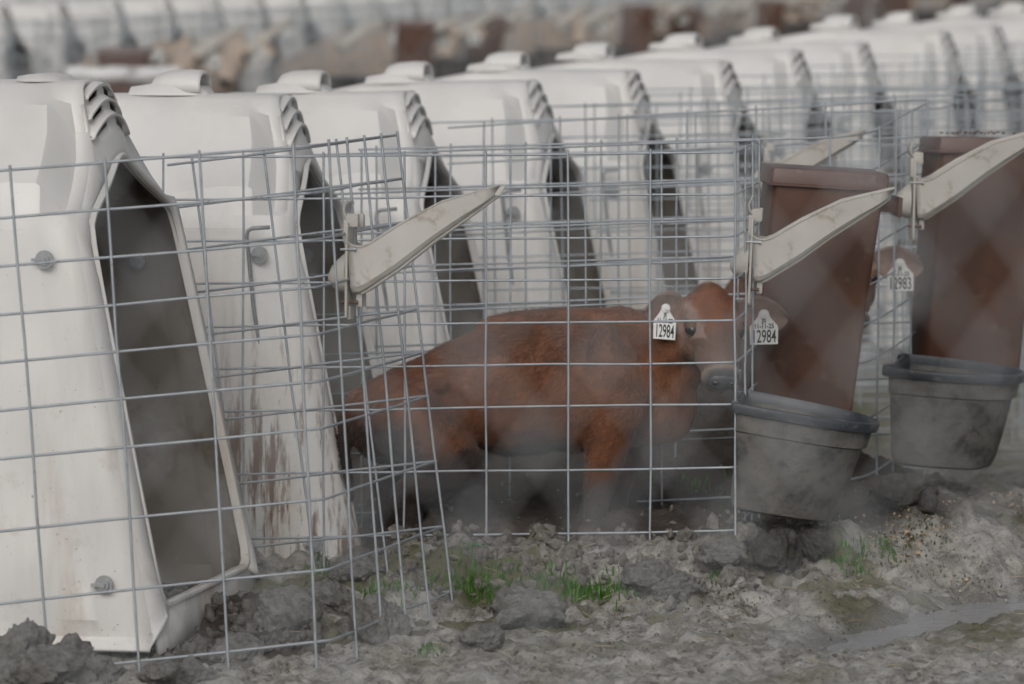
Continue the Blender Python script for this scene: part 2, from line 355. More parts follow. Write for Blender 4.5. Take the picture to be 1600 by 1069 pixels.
def hutch_parts():
    # stations: distance behind the front line, outward offset of roof part, of lower part
    st = [(0, -.030, .0), (.03, -.030, .002), (.072, .040, .022), (.080, .048, .026), (.138, .050, .026),
          (.30, .012, .010), (.322, .008, .064), (.52, -.012, .066), (.86, -.012, .066), (.88, .016, .068), (.96, .016, .068), (.975, -.012, .066),
          (1.35, -.012, .060), (1.55, -.012, .050), (1.57, .016, .03), (1.64, .016, .015), (1.66, 0, 0), (1.90, -.02, -.02)]
    rows = []
    O = both(OUT)
    for xs, ro, lo in st:
        row = []
        for u, z in O:
            k = 1 if u >= 0 else -1; au = abs(u)
            roof = 1 if .15 < au and .97 < z < 1.19 else (.25 if .12 < au and z > 1.1 else 0)
            low = 1 if z < .93 and z > .03 else 0
            off = ro * roof + lo * low
            nu, nz = (.62, .78) if roof else (1, 0)
            b = xf(max(z, 0)) * max(0, 1 - xs / .5) if xs < .5 else 0
            q = min(max((xs - .60) / 1.45, 0), 1); zf = 1 - .30 * q * (1 - .2 * q)
            row.append((b - xs, u + k * off * nu, (z + off * nz) * zf))
        rows.append(row)
    sh = MB(); sh.grid(rows)
    # rounded back wall
    back = rows[-1]; cx = [(-2.02, p[1] * .86, p[2] * .94) for p in back]; cc = [(-2.05, p[1] * .4, .2 + p[2] * .55) for p in back]
    sh.grid([back, cx, cc])
    sh.add([(-2.05, 0, .6)] + cc, [(0, i, i + 1) for i in range(1, len(cc))])
    # front ring between outer edge and doorway, both sides
    for k in (-1, 1):
        i0 = len(OUT) - 1
        A = [rows[0][i0 + k * q] for q in range(3, len(OUT))]
        Bm = [(xf(z) + .012, k * (u * .35 + v * .65), (z * .35 + q * .65)) for (u, z), (v, q) in zip(OUT[3:], DOOR[3:])]
        B = [(xf(z) + .012, k * u, z) for u, z in DOOR[3:]]
        sh.grid([A, Bm, B])
    # sill under the doorway
    sh.grid([[(xf(.085) + .012, y * 1.09, .085) for y in (-.345, -.15, 0, .15, .345)], [(xf(.02) + .004, y * 1.37, .02) for y in (-.33, -.15, 0, .15, .33)], [(xf(0) + .006, y * 1.385, -.02) for y in (-.33, -.15, 0, .15, .33)]])
    # nose with three hooded vent rows
    nr = []; cols = 17
    ph = [-1 + 2 * i / (cols - 1) for i in range(cols)]
    def row(x, z, wd, sag, bul): return [(x - bul * p * p, wd * p, z - sag * p * p) for p in ph]
    slot_rows = []
    nr.append(row(-.03, 1.245, .10, .010, .0))
    for k in range(3):
        z = 1.237 - .0345 * k; x = .012 + .0135 * k; wd = .105 + .019 * k; sag = .030 + .010 * k; bl = .006
        nr.append(row(x, z + .004, wd, sag, bl)); nr.append(row(x + .009, z + .001, wd + .004, sag, bl))
        nr.append(row(x + .009, z - .005, wd + .004, sag, bl)); nr.append(row(x + .001, z - .007, wd, sag, bl + .003))
        slot_rows.append(len(nr) - 1)
        nr.append(row(x + .003, z - .023, wd + .004, sag + .002, bl + .003))
    nr.append(row(.052, 1.125, .150, .056, .012))
    nr.append(row(.062, 1.09, .132, .050, .012))
    last = []
    for p in ph:
        u = abs(p) * .10; z = np.interp(u, [q[0] for q in DOOR], [q[1] for q in DOOR]); last.append((xf(z) + .014, p * .10, float(z)))
    nr.append(last)
    sl = set(slot_rows)
    sh.grid(nr, skip=lambda i, j: i in sl and j in (2, 3, 4, 5, 10, 11, 12, 13))
    # raised rim round the doorway
    rim = MB(); D = both(DOOR); D = D + []
    def ring(du, dz, dx):
        out = []
        for i, (u, z) in enumerate(D):
            c = Vector((u, z - .55)); c = c / max(c.length, 1e-6)
            out.append((xf(z) + dx, u + c.x * du, z + c.y * du))
        return out
    rr = [ring(-.001, 0, -.004), ring(-.001, 0, .014), ring(.002, 0, .017), ring(.010, 0, .017), ring(.013, 0, .013), ring(.018, 0, .006)]
    rim.grid(rr, closed=True)
    # ridge cap: low pad and a hood open to the front
    pad = MB(); prow = []
    for t, hgt in ((-.01, 0), (.01, .7), (.08, 1), (.13, 1), (.19, .7), (.205, 0)):
        prow.append([(-t, y * (.5 + .5 * hgt), 1.243 + .030 * hgt * (1 if abs(y) < .08 else 0)) for y in (-.095, -.075, -.04, 0, .04, .075, .095)])
    pad.grid(prow)
    hood = MB(); hr = []; hi = []
    for t, hh, ww in ((-.135, .0, .06), (-.130, .030, .070), (-.118, .050, .076), (-.09, .060, .08), (-.03, .064, .082), (.004, .062, .084), (.014, .056, .085)):
        hr.append([(t, ww * math.cos(math.pi * q / 10), 1.252 + hh * math.sin(math.pi * q / 10) ** .6) for q in range(11)])
    hood.grid(hr)
    # washers and the bent rod of the near side
    return sh, rim, pad, hood
def make_hutch():
    root = empty('calf_hutch')
    sh, rim, pad, hood = hutch_parts()
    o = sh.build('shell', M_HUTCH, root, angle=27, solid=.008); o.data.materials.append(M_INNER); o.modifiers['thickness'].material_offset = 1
    rim.build('doorway_rim', M_HUTCH, root, angle=50)
    pd = pad.build('ridge_pad', M_HUTCH, root, angle=60)
    hood.build('vent_hood', M_HUTCH, pd, angle=60, solid=.006)
    nut = MB(); nut.tube([(-.02, .440, .80), (-.02, .418, .80)], .020, 12); nut.tube([(-.02, .418, .80), (-.02, .405, .80)], .009, 8); nut.build('inner_nut', M_ROD, root)
    for x, z, k in ((.02, .86, -1), (.16, .14, -1), (.02, .86, 1)):
        mb = MB(); y = k * (.470 if z > .5 else .496)
        for r0, a, b in ((.021, 0, .006), (.013, .006, .012), (.006, .012, .018)):
            n = 14; m_ = len(mb.v)
            mb.tube([(x, y + k * (a - .001), z), (x, y + k * b, z)], r0, n)
        mb.box((x - .012, y + k * .014, z), (.03, .004, .007))
        mb.build('washer', M_BOLT, root, angle=30)
    return root
HUTCH = make_hutch(); index_kids()
ROD = MB().tube([(0, 0, 0), (-.045, 0, 0), (-.056, 0, -.006), (-.06, 0, -.02), (-.058, 0, -.2), (-.02, 0, -.75), (0, 0, -.95)], .0052, 8).mesh('panel_rod'); ROD.materials.append(M_ROD)
for p in ROD.polygons: p.use_smooth = True

ROW1 = [(148, 125, 11.5), (445, 147, 12.85), (648, 142, 14.2), (843, 125, 15.5), (990, 109, 16.85), (1130, 94, 18.2), (1243, 77, 19.5), (1353, 64, 20.8), (1470, 48, 22.1), (1558, 38, 23.4), (1645, 30, 24.7), (1725, 22, 26.0)]
HLAB = ['white calf hutch filling the left edge, its doorway wide open behind the front wire',
        'white calf hutch with rust-brown manure splashes, between the leftmost hutch and the calf',
        'white calf hutch behind the ivory bottle holder, third from the left',
        'white calf hutch with dark doorway above the calf\'s back, fourth from the left',
        'white calf hutch with dark doorway behind the calf\'s left ear, fifth from the left',
        'white calf hutch whose doorway is behind the bare pen corner, sixth from the left',
        'white calf hutch whose doorway shows behind the blurred bottle holder, seventh from the left',
        'white calf hutch above the gap between the two maroon feeders, eighth from the left',
        'white calf hutch right above the maroon feeder on the right, ninth from the left',
        'white calf hutch with vents near the upper right photo corner, tenth from the left',
        'white calf hutch cut by the right edge of the photo', 'white calf hutch beyond the right edge, last of the front row']
HOODX = [-.10, -.20, -.235, -.32, -.36, -.42, -.38, -.36, -.40, -.38, -.4, -.4]
hutch_roots = []
for i, (px, py, d) in enumerate(ROW1):
    o = HUTCH if i == 0 else copy_tree(HUTCH)
    p = pt(px, py, d); o.location = (p.x, p.y, p.z - 1.245); o.rotation_euler = (R(random.uniform(-1.4, 1.4)) if i > 1 else 0, R(random.uniform(-1.2, 1.2)) if i > 1 else 0, -R(YAW[i]))
    tag(o, HLAB[i], 'calf hutch', 'calf hutches of the front row')
    hutch_roots.append(o)
index_kids()
for i, o in enumerate(hutch_roots):
    for c in KIDS[o.name]:
        if c.name.startswith('ridge_pad'):
            c.location = (HOODX[i], 0, 0)
            if i == 0: c.scale = (.5, 1, .55); c.location = (-.07, 0, 1.243 * .45)
            for h in KIDS.get(c.name, []):
                if i == 0: bpy.data.objects.remove(h); continue
                h.location = (-.02, 0, 1.25 * .12); h.scale = (.92, 1, .88)
        c['dirt'] = 1.0 if i == 1 else (.25 if i in (2, 3) else .05)
    r = bpy.data.objects.new('panel_rod', ROD); COL.objects.link(r); r.parent = o
    r.location = (.05, -.495, .93); r.rotation_euler = (R(4), R(-4), 0)
    if i == 0: COL.objects.unlink(r); bpy.data.objects.remove(r)
index_kids()

# ------------------------------------------------------------------ wire pens
ROWS_IN = [0, 4, 8, 12, 16, 20, 24, 30, 36, 42, 48]
def pen_mesh(stations, wr=.0027, jit=.002, seed=1, first=.03):
    """stations: list of (top point, point on the 36 inch wire, corner radius in m)"""
    rd = random.Random(seed)
    # densify with rounded corners: work with paths for top and bottom sampled alike
    pts = []
    n = len(stations)
    for i, (a, b, rad) in enumerate(stations):
        if i in (0, n - 1) or rad <= 0: pts.append((a, b)); continue
        a0, b0, _ = stations[i - 1]; a1, b1, _ = stations[i + 1]
        l0 = (a0 - a).length; l1 = (a1 - a).length; t0 = min(.45, rad / l0); t1 = min(.45, rad / l1)
        for q in range(7):
            s = q / 6
            def bez(p0, p, p1):
                u = p.lerp(p0, t0); v = p.lerp(p1, t1); return (u.lerp(p, s)).lerp(p.lerp(v, s), s)
            pts.append((bez(a0, a, a1), bez(b0, b, b1)))
    mb = MB()
    for rin in ROWS_IN:
        f = rin / 36.0; line = [a.lerp(b, f) if f <= 1 else a + (b - a) * f for a, b in pts]
        # subdivide with a slight wobble
        out = []
        for k in range(len(line) - 1):
            L = (line[k + 1] - line[k]).length; m = max(1, int(L / .2))
            for q in range(m):
                p = line[k].lerp(line[k + 1], q / m)
                out.append(p + (Vector((0, 0, rd.uniform(-jit, jit))) if q else Vector((0, 0, 0))))
        out.append(line[-1]); mb.tube(out, wr, 6)
    acc = 0; nxt = first; S = .2032
    for k in range(len(pts) - 1):
        (a0, b0), (a1, b1) = pts[k], pts[k + 1]; L = (a1 - a0).length
        while nxt <= acc + L + 1e-6:
            t = (nxt - acc) / L; a = a0.lerp(a1, t); b = b0.lerp(b1, t); dirv = (a1 - a0).normalized(); nrm = Vector((dirv.y, -dirv.x, 0)) * wr * 1.6
            up = (a - b).normalized() * .010
            vs = [a + up + nrm]
            for q in (.2, .4, .6, .8, 1.0): vs.append(a.lerp(b, q) + nrm + Vector((rd.uniform(-jit, jit), rd.uniform(-jit, jit), 0)))
            vs.append(a + (b - a) * 1.36 + nrm); mb.tube(vs, wr, 6); nxt += S
        acc += L
    return mb
def S(xt, yt, xb, yb, d, rad=0): return (pt(xt, yt, d), pt(xb, yb, d), rad)
pen_defs = [
    ([S(-70, 272, -12, 945, 10.65), S(486, 228, 514, 890, 10.75, .02), S(622, 211, 695, 822, 11.75, .01), S(262, 258, 335, 862, 12.06)],
     'near wire pen with its bent end panel leaning over, carrying the ivory bottle holder'),
    ([S(195, 246, 195, 844, 12.3), S(1150, 238, 1150, 829, 11.98, .03), S(1192, 219, 1192, 775, 12.75, .08), S(480, 243, 480, 805, 13.1)],
     'galvanised wire pen around the brown calf that looks out'),
    ([S(560, 234, 560, 790, 13.35), S(1350, 214, 1345, 752, 13.1, .16), S(1462, 154, 1458, 675, 13.95, .10), S(700, 200, 700, 705, 14.4)],
     'wire pen with a rounded corner behind the maroon feeder, holding the second calf'),
]
for k, (st, lab) in enumerate(pen_defs):
    o = pen_mesh(st, seed=k + 3, wr=.0029 if k else .0031, first=(.117, .100, .05)[k]).build('wire_pen', M_WIRE, None, angle=80)
    tag(o, lab, 'wire pen', 'wire pens of the front row')
# the usual pen, in the frame of its hutch
def L(x, y, z=0): return Vector((x, y, 1.14 + z)), Vector((x, y, 1.14 + z - .914))
def gen_pen():
    s = [(*L(-.25, -.60), 0), (*L(1.32, -.50, .02), .12), (*L(1.36, .40, .03), .12), (*L(-.05, .56), 0)]
    return pen_mesh(s, seed=9)
GP = gen_pen().build('wire_pen', M_WIRE, None, angle=80)
PLAB = {3: 'blurred wire pen curving in front of the ninth hutch', 4: 'blurred wire pen in front of the tenth hutch', }
first = True
for i in range(3, 12):
    o = GP if first else GP.copy()
    if not first: COL.objects.link(o)
    first = False
    h = hutch_roots[i]; o.location = h.location; o.rotation_euler = h.rotation_euler
    tag(o, 'blurred wire pen before the %s hutch from the left' % ['fourth', 'fifth', 'sixth', 'seventh', 'eighth', 'ninth', 'tenth', 'eleventh', 'twelfth'][i - 3], 'wire pen', 'wire pens of the front row')

# ------------------------------------------------------------------ bottle holders
def make_holder():
    """local: x along the trough (to the right), y depth, z up; origin at the lower bracket"""
    root = empty('bottle_holder')
    top = [(-.004, .114), (.010, .106), (.026, .104), (.044, .111), (.111, .155), (.174, .189), (.206, .206), (.300, .233), (.336, .243)]
    low = [(.004, 0.0), (.020, .001), (.034, .008), (.052, .020), (.105, .056), (.183, .118), (.235, .155), (.295, .198), (.322, .219)]
    rows = []
    Wd = .047
    for (tx, tz), (lx, lz) in zip(top, low):
        k = (tx / .343); wd = Wd * (1 - .25 * k)
        row = []
        # near wall top -> near wall low -> rounded floor -> far wall
        for yy, tt in ((-wd * 1.08, 0), (-wd * 1.04, .03), (-wd * 1.0, .06), (-wd * .97, .88), (-wd * .84, .965), (-wd * .62, 1.0), (0, 1.0), (wd * .62, 1.0), (wd * .84, .965), (wd * .97, .88), (wd * 1.0, .06), (wd * 1.04, .03), (wd * 1.08, 0)):
            row.append((tx + (lx - tx) * tt, yy, tz + (lz - tz) * tt))
        rows.append(row)
    mb = MB(); mb.grid(rows); mb.build('trough', M_HOLD, root, angle=24, solid=.0035)
    # rolled edge along the floor of the trough
    e = MB(); e.tube([(lx + .004, -Wd * .62 * (1 - .25 * tx / .343), lz - .003) for (tx, tz), (lx, lz) in zip(top, low)][1:], .0038, 6); e.build('seam', M_HOLD, root)
    pl = MB(); pl.box((-.006, 0, .05), (.006, .105, .21)); pl.box((-.012, 0, .135), (.008, .08, .05)); pl.box((.004, -.03, .160), (.026, .02, .03)); pl.box((.004, .03, .160), (.026, .02, .03))
    pl.box((-.004, 0, -.045), (.008, .06, .03)); pl.box((.018, -.018, -.012), (.014, .012, .04)); pl.box((.018, .018, -.012), (.014, .012, .04))
    pl.build('bracket', M_HOLD, root, angle=30, bevel=.0025)
    hk = MB(); hr = []
    for t in range(7):
        q = t / 6; hr.append([(-.004 - .012 * math.sin(q * math.pi) - .006 * q, y, .155 + q * .05 + (.006 * math.sin(y * 120) if t == 6 else 0)) for y in (-.035, -.02, 0, .02, .035)])
    hk.grid(hr); hk.build('hook_lip', M_HOLD, root, solid=.004)
    gd = MB(); gr = []
    for t in range(6):
        q = t / 5; rr = .036 * (1 - q) ** .55 + .006
        gr.append([(-.012 - .045 * q, rr * math.cos(2 * math.pi * k / 12), .045 - .012 * q + 1.15 * rr * math.sin(2 * math.pi * k / 12)) for k in range(12)])
    gd.grid(gr, True); gd.add(gr[-1], [tuple(range(12))]); gd.build('teat_guard', M_HOLD, root)
    for z in (.095, -.022):
        bt = MB(); bt.tube([(-.02, -Wd - .004 if z > 0 else -.03, z), (.012, -Wd - .004 if z > 0 else -.03, z)], .003, 8); bt.tube([(.012, -.052 if z > 0 else -.03, z), (.017, -.052 if z > 0 else -.03, z)], .005, 8); bt.build('bolt', M_BOLT if z > 0 else M_FEED, root)
    return root
HOLD = make_holder(); index_kids()
hold_defs = [(552, 457, 11.1, 0, -4, 'ivory bottle holder with soiled trough, alone on the leaning end of the near pen', R(-6)),
             (1176, 437, 12.22, 2.5, 0, 'ivory bottle holder reaching across the front of the left maroon feeder', 0),
             (1428, 340, 13.3, 1, 0, 'ivory bottle holder crossing the right maroon feeder, cut by the right edge', R(6)),
             (1196, 300, 14.07, 4, 0, 'blurred bottle holder inside the wires above the left maroon feeder', R(4))]
for k, (px, py, d, ry, rx, lab, rz) in enumerate(hold_defs):
    hsc = .80 if k == 3 else 1.0
    o = HOLD if k == 0 else copy_tree(HOLD)
    o.location = pt(px, py, d); o.rotation_euler = (R(rx), R(ry), rz - R(4)); o.scale = (hsc,) * 3
    tag(o, lab, 'bottle holder', 'milk bottle holders of the front row')

# ------------------------------------------------------------------ maroon feeders
def make_feeder():
    """origin at the top left of the lid as seen; x right, y depth, z up"""
    root = empty('calf_feeder')
    b = MB(); Dp = .25
    def sec(z, x0, x1, y0, y1, r=.015):
        out = []
        for cx, cy, a0 in ((x1 - r, y1 - r, 0), (x0 + r, y1 - r, 90), (x0 + r, y0 + r, 180), (x1 - r, y0 + r, 270)):
            for q in range(4): a = R(a0 + q * 30); out.append((cx + r * math.cos(a), cy + r * math.sin(a), z))
        return out
    rows = [sec(-.03, .008, .288, 0, Dp), sec(-.06, .007, .287, 0, Dp), sec(-.25, .0, .272, .004, Dp - .004), sec(-.46, -.012, .258, .01, Dp - .01), sec(-.60, -.022, .250, .02, Dp - .02), sec(-.66, .05, .25, .04, Dp - .03)]
    b.grid(rows, True); b.add(rows[-1], [tuple(range(16))]); b.build('hopper', M_FEED, root, angle=40)
    l = MB(); lr = [sec(-.044, -.002, .300, -.008, Dp + .008, .008), sec(-.043, -.006, .306, -.012, Dp + .012, .008), sec(-.038, -.006, .306, -.012, Dp + .012, .008), sec(-.036, -.001, .299, -.008, Dp + .008, .008), sec(-.006, .001, .297, -.006, Dp + .006, .008), sec(.000, .003, .294, -.003, Dp + .003, .008), sec(.002, .012, .286, .006, Dp - .006, .008)]
    l.grid(lr, True); l.add(lr[-1], [tuple(range(16))]); l.build('lid', M_LID, root, angle=40)
    br = MB(); br.box((.318, .16, -.085), (.05, .10, .03)); br.box((.345, .16, -.085), (.012, .13, .05)); br.build('hanger', M_FEED, root, bevel=.003)
    bt = MB(); bt.tube([(.15, .125, -.66), (.15, .125, -.70)], .05, 12); bt.build('outlet', M_FEED, root)
    return root
FEED = make_feeder(); index_kids()
for k, (px, py, d, ry, rz, lab) in enumerate([(1206, 262, 12.5, 3.6, R(4), 'maroon plastic feeder with closed lid, left of the two, above the hanging bucket'),
                                             (1468, 214, 13.55, 1.5, R(8), 'maroon plastic feeder cut by the right edge, crumbs on its lid')]):
    o = FEED if k == 0 else copy_tree(FEED)
    o.location = pt(px, py, d); o.rotation_euler = (R(-2) if k else R(0), R(ry), rz)
    tag(o, lab, 'calf feeder', 'maroon feeders hung on the pens')
FEED2 = o
# crumbs of feed on the right feeder's lid
cr = MB()
for _ in range(26):
    p = FEED2.location + Matrix.Rotation(R(8), 3, 'Z') @ Vector((random.uniform(.03, .22), random.uniform(.02, .2), .006))
    cr.box((p.x, p.y, p.z), (random.uniform(.003, .010), random.uniform(.003, .010), .005))
tag(cr.build('feed_crumbs', simple('dark_feed', (.05, .025, .02), (.12, .06, .04), 50), smooth=False), 'dark feed crumbs scattered on the right maroon feeder lid', 'crumbs', kind='stuff')

# ------------------------------------------------------------------ hanging buckets
def make_bucket():
    """D-shaped: flat back at x=0, bowed front to +x; rim at z=0"""
    root = empty('feed_bucket')
    def dsec(z, x0, x1, hw, r=.035):
        out = []
        n = 26
        for q in range(n + 1):                       # bowed front, superellipse
            a = -math.pi / 2 + math.pi * q / n
            cx, sx = math.cos(a), math.sin(a); e = .8
            out.append((x0 + (x1 - x0) * abs(cx) ** e, hw * math.copysign(abs(sx) ** e, sx), z))
        for q in range(1, 6): out.append((x0, hw - 2 * hw * q / 6, z))
        return out
    b = MB()
    rows = [dsec(-.02, .004, .318, .148), dsec(-.062, .006, .312, .146), dsec(-.066, .010, .302, .142), dsec(-.15, .016, .288, .135), dsec(-.225, .022, .272, .126), dsec(-.250, .03, .262, .118), dsec(-.258, .05, .24, .10)]
    b.grid(rows, True); b.add(rows[-1], [tuple(range(len(rows[-1])))])
    inn = [dsec(-.02, .010, .312, .143), dsec(-.15, .022, .280, .129), dsec(-.235, .03, .262, .118)]
    b.grid(inn, True); b.add(inn[-1], [tuple(range(len(inn[-1])))])
    b.build('bucket_body', M_BUCK, root, angle=35)
    r = MB(); rr = [dsec(-.021, .0, .320, .150), dsec(-.019, -.006, .330, .157), dsec(-.004, -.008, .333, .159), dsec(.003, -.004, .331, .157), dsec(.005, .004, .322, .150), dsec(-.004, .010, .314, .144), dsec(-.03, .011, .312, .143)]
    r.grid(rr, True); r.build('rim', M_RIM, root, angle=45)
    for y in (-.115, .115): br = MB(); br.box((-.006, y, -.006), (.02, .05, .028)); br.build('hanging_lug', M_RIM, root, bevel=.004)
    bt = MB(); bt.tube([(.055, -.128, -.045), (.052, -.140, -.045)], .012, 12); bt.build('side_bolt', M_BOLT, root)
    ear = MB(); ear.box((.06, -.126, -.035), (.075, .02, .05)); ear.build('handle_boss', M_RIM, root, bevel=.006)
    return root
BUCK = make_bucket(); index_kids()
for k, (px, py, d, ry, rx, rz, lab) in enumerate([(1158, 622, 12.12, 10, 1, R(-6), 'mud-caked dark bucket hanging tilted beside the calf, below the left feeder'),
                                                 (1402, 566, 13.2, 4.5, 2, R(-14), 'mud-caked dark bucket on the right, its inside showing at the open rim')]):
    o = BUCK if k == 0 else copy_tree(BUCK)
    o.location = pt(px, py, d); o.rotation_euler = (R(rx), R(ry), rz); o.scale = (1.03, 1, 1.0 if k == 0 else 1.0)
    tag(o, lab, 'bucket', 'buckets hung on the pens')
# a rust-coloured plug inside the right bucket's back wall
#DEFER

# ------------------------------------------------------------------ calves
def sphere_pts(c, r, n1=14, n2=9):
    rows = []
    for i in range(n2 + 1):
        t = math.pi * i / n2
        rows.append([(c[0] + r[0] * math.sin(t) * math.cos(2 * math.pi * j / n1), c[1] + r[1] * math.sin(t) * math.sin(2 * math.pi * j / n1), c[2] + r[2] * math.cos(t)) for j in range(n1)])
    return rows
M_COAT = None
def coat_mat():
    m, nt, b = newmat('calf_coat'); v = coords(nt)
    at = N(nt, 'ShaderNodeVertexColor', layer_name='coat')
    oi = N(nt, 'ShaderNodeAttribute', attribute_type='OBJECT', attribute_name='fawn')
    n = noise(nt, v, 30, 6, .65)
    c = mix(nt, ramp(nt, n, [(.3, 0), (.7, .45)]), at.outputs[0], (.025, .010, .006))
    c = mix(nt, oi.outputs['Fac'], c, (.44, .35, .28))
    nt.links.new(c, b.inputs['Base Color']); b.inputs['Roughness'].default_value = .75
    if 'Sheen Weight' in b.inputs: b.inputs['Sheen Weight'].default_value = .15
    bump(nt, b, noise(nt, v, 140, 4, .6, (1, 1, .35)), .5, .004); return m
M_COAT = coat_mat()
M_NOSE = simple('calf_nose_skin', (.05, .052, .058), (.08, .082, .09), 40, .35, 0, .3, .001)
me_, nt_, b_ = newmat('calf_eye'); b_.inputs['Base Color'].default_value = (.012, .010, .012, 1); b_.inputs['Roughness'].default_value = .08; M_EYE = me_
M_LIDSK = simple('lid_hair', (.10, .055, .035), (.14, .08, .05), 60, .7, 0, .1, .001)
M_HOOF = simple('hoof_horn', (.03, .025, .02), (.06, .05, .04), 30, .6)
M_SKIN = simple('inner_ear', (.30, .19, .16), (.36, .23, .19), 20, .7, 0, .1, .002)

HO = Vector((.452, -.055, .692))                 # poll
HF = Vector((.032, -.185, -.195)).normalized()   # towards the nose
HR = Vector((1, .30, 0)); HR = (HR - HF * HR.dot(HF)).normalized()
HN = HR.cross(HF)
if HN.y > 0: HN = -HN
HM0 = Matrix((HR, HF, HN)).transposed()
def hp(r, f, n): return HO + HR * r + HF * f + HN * n
def calf_mesh(body_rot=0.0, seed=1):
    piv = Vector((.33, 0, 0)); RM = Matrix.Rotation(body_rot, 3, 'Z')
    def bp(x, y, z): v = Vector((x, y, z)) - piv; return RM @ v + piv
    mb = MB()
    def ell(c, r, M=None):
        rows = sphere_pts((0, 0, 0), r); rows = [[(M @ Vector(p) if M else Vector(p)) + Vector(c) for p in rw] for rw in rows]; mb.grid(rows, True)
    def body(x, y, z, rx, ry, rz): ell(bp(x, y, z), (rx, ry, rz), RM)
    def cap(a, b, r0, r1, n=9):
        a = Vector(a); b = Vector(b)
        for i in range(n + 1):
            t = i / n; r = r0 + (r1 - r0) * t; ell(a.lerp(b, t), (r, r, r))
    # trunk
    body(.23, 0, .468, .15, .118, .178); body(.10, 0, .458, .19, .138, .180); body(-.03, 0, .442, .19, .152, .176); body(-.15, 0, .428, .16, .122, .142)
    body(-.27, 0, .392, .14, .118, .120); body(-.36, 0, .362, .10, .10, .110); body(.31, 0, .44, .10, .09, .145); body(.355, 0, .41, .062, .062, .105); body(-.235, -.098, .462, .045, .030, .026); body(-.235, .098, .462, .045, .030, .026); cap(bp(.22, 0, .60), bp(-.10, 0, .562), .050, .042); cap(bp(-.10, 0, .562), bp(-.39, 0, .430), .042, .036, 12); body(.185, -.118, .505, .045, .030, .115); body(.185, .118, .505, .045, .030, .115); body(.235, -.118, .40, .055, .035, .06)
    body(.10, 0, .60, .24, .05, .045); body(-.34, .06, .435, .06, .04, .04); body(-.34, -.06, .435, .06, .04, .04)
    body(.19, -.10, .44, .085, .05, .14); body(.19, .10, .44, .085, .05, .14)
    # neck, up to the turned head
    cap(bp(.29, .01, .53), hp(0, .05, -.10), .108, .062); cap(bp(.33, .01, .45), hp(0, .09, -.12), .070, .044)
    # head
    HM = Matrix((HR, HF, HN)).transposed()
    def head(r, f, n, rr, rf, rn): ell(hp(r, f, n), (rr, rf, rn), HM)
    head(0, .035, -.055, .082, .070, .060); head(0, -.002, -.035, .045, .042, .040); head(0, .09, -.058, .076, .070, .058); head(0, .14, -.055, .056, .075, .050)
    cap(hp(0, .12, -.045), hp(0, .225, -.050), .046, .036); head(0, .236, -.052, .053, .032, .038); head(0, .220, -.080, .046, .040, .024); head(0, .17, -.058, .057, .06, .044)
    cap(hp(0, .08, -.105), hp(0, .205, -.090), .046, .026)
    for k in (-1, 1):
        head(k * .056, .078, -.030, .022, .028, .020); head(k * .046, .11, -.085, .028, .05, .035); head(k * .062, .022, -.060, .02, .02, .02)
    # legs: fore
    for k, dx in ((-1, 0), (1, .055)):
        y = k * .085
        cap(bp(.20 + dx * .5, y, .36), bp(.175 + dx, y, .235), .066, .043); cap(bp(.175 + dx, y, .235), bp(.165 + dx, y, .19), .042, .037, 4)
        cap(bp(.165 + dx, y, .19), bp(.155 + dx, y, .07), .033, .027); cap(bp(.155 + dx, y, .07), bp(.168 + dx, y, .012), .032, .030, 4)
    # hind, crouched a little
    for k, dx in ((-1, .02), (1, -.03)):
        y = k * .085
        cap(bp(-.30, y * .85, .37), bp(-.20 + dx, y * 1.15, .255), .105, .068); cap(bp(-.20 + dx, y * 1.15, .255), bp(-.335 + dx, y, .185), .060, .036)
        cap(bp(-.335 + dx, y, .185), bp(-.305 + dx, y, .06), .034, .028); cap(bp(-.305 + dx, y, .06), bp(-.285 + dx, y, .012), .032, .030, 4)
    # tail
    cap(bp(-.435, 0, .42), bp(-.47, 0, .33), .024, .016, 7); cap(bp(-.47, 0, .33), bp(-.46, .01, .17), .016, .020, 9)
    m = mb.mesh('calf_tmp'); o = bpy.data.objects.new('calf_tmp', m); COL.objects.link(o)
    rmd = o.modifiers.new('r', 'REMESH'); rmd.mode = 'VOXEL'; rmd.voxel_size = .0075
    sm = o.modifiers.new('s', 'SMOOTH'); sm.factor = .5; sm.iterations = 4
    dg = bpy.context.evaluated_depsgraph_get(); ev = o.evaluated_get(dg)
    me = bpy.data.meshes.new_from_object(ev); bpy.data.objects.remove(o)
    # ears: cupped leaves merged into the body mesh
    bm = bmesh.new(); bm.from_mesh(me)
    ear_info = []
    for k in (-1, 1):
        base = hp(k * .060, .020, -.055); out = (HR * k * .96 + Vector((0, 0, .05 if k < 0 else .0)) + Vector((0, -.12 if k > 0 else -.42, 0))).normalized()
        upv = Vector((0, 0, 1)); upv = (upv - out * upv.dot(out)).normalized(); fw = out.cross(upv)
        if fw.y > 0: fw = -fw
        Ln = .128 if k < 0 else .142; rows_f = []; rows_b = []
        prof = [(0, .020), (.12, .030), (.28, .043), (.45, .050), (.62, .047), (.78, .038), (.9, .025), (.97, .013), (1.0, .003)]
        for t, hw in prof:
            rf = []; rb = []
            for q in range(9):
                s = -1 + q / 4; cup = -.022 * (1 - s * s) * (1 - t * .6) * min(1, .3 + t * 2)
                p = base + out * (t * Ln) + upv * (s * hw - .012 * t) + fw * (cup + .010)
                rf.append(p); rb.append(p - fw * (.004 + .006 * (1 - s * s)))
            rows_f.append(rf); rows_b.append(rb)
        g = MB(); g.grid(rows_f); g.grid([r[::-1] for r in rows_b])
        nf = len(rows_f)
        for rA, rB in ((0, 0),): pass
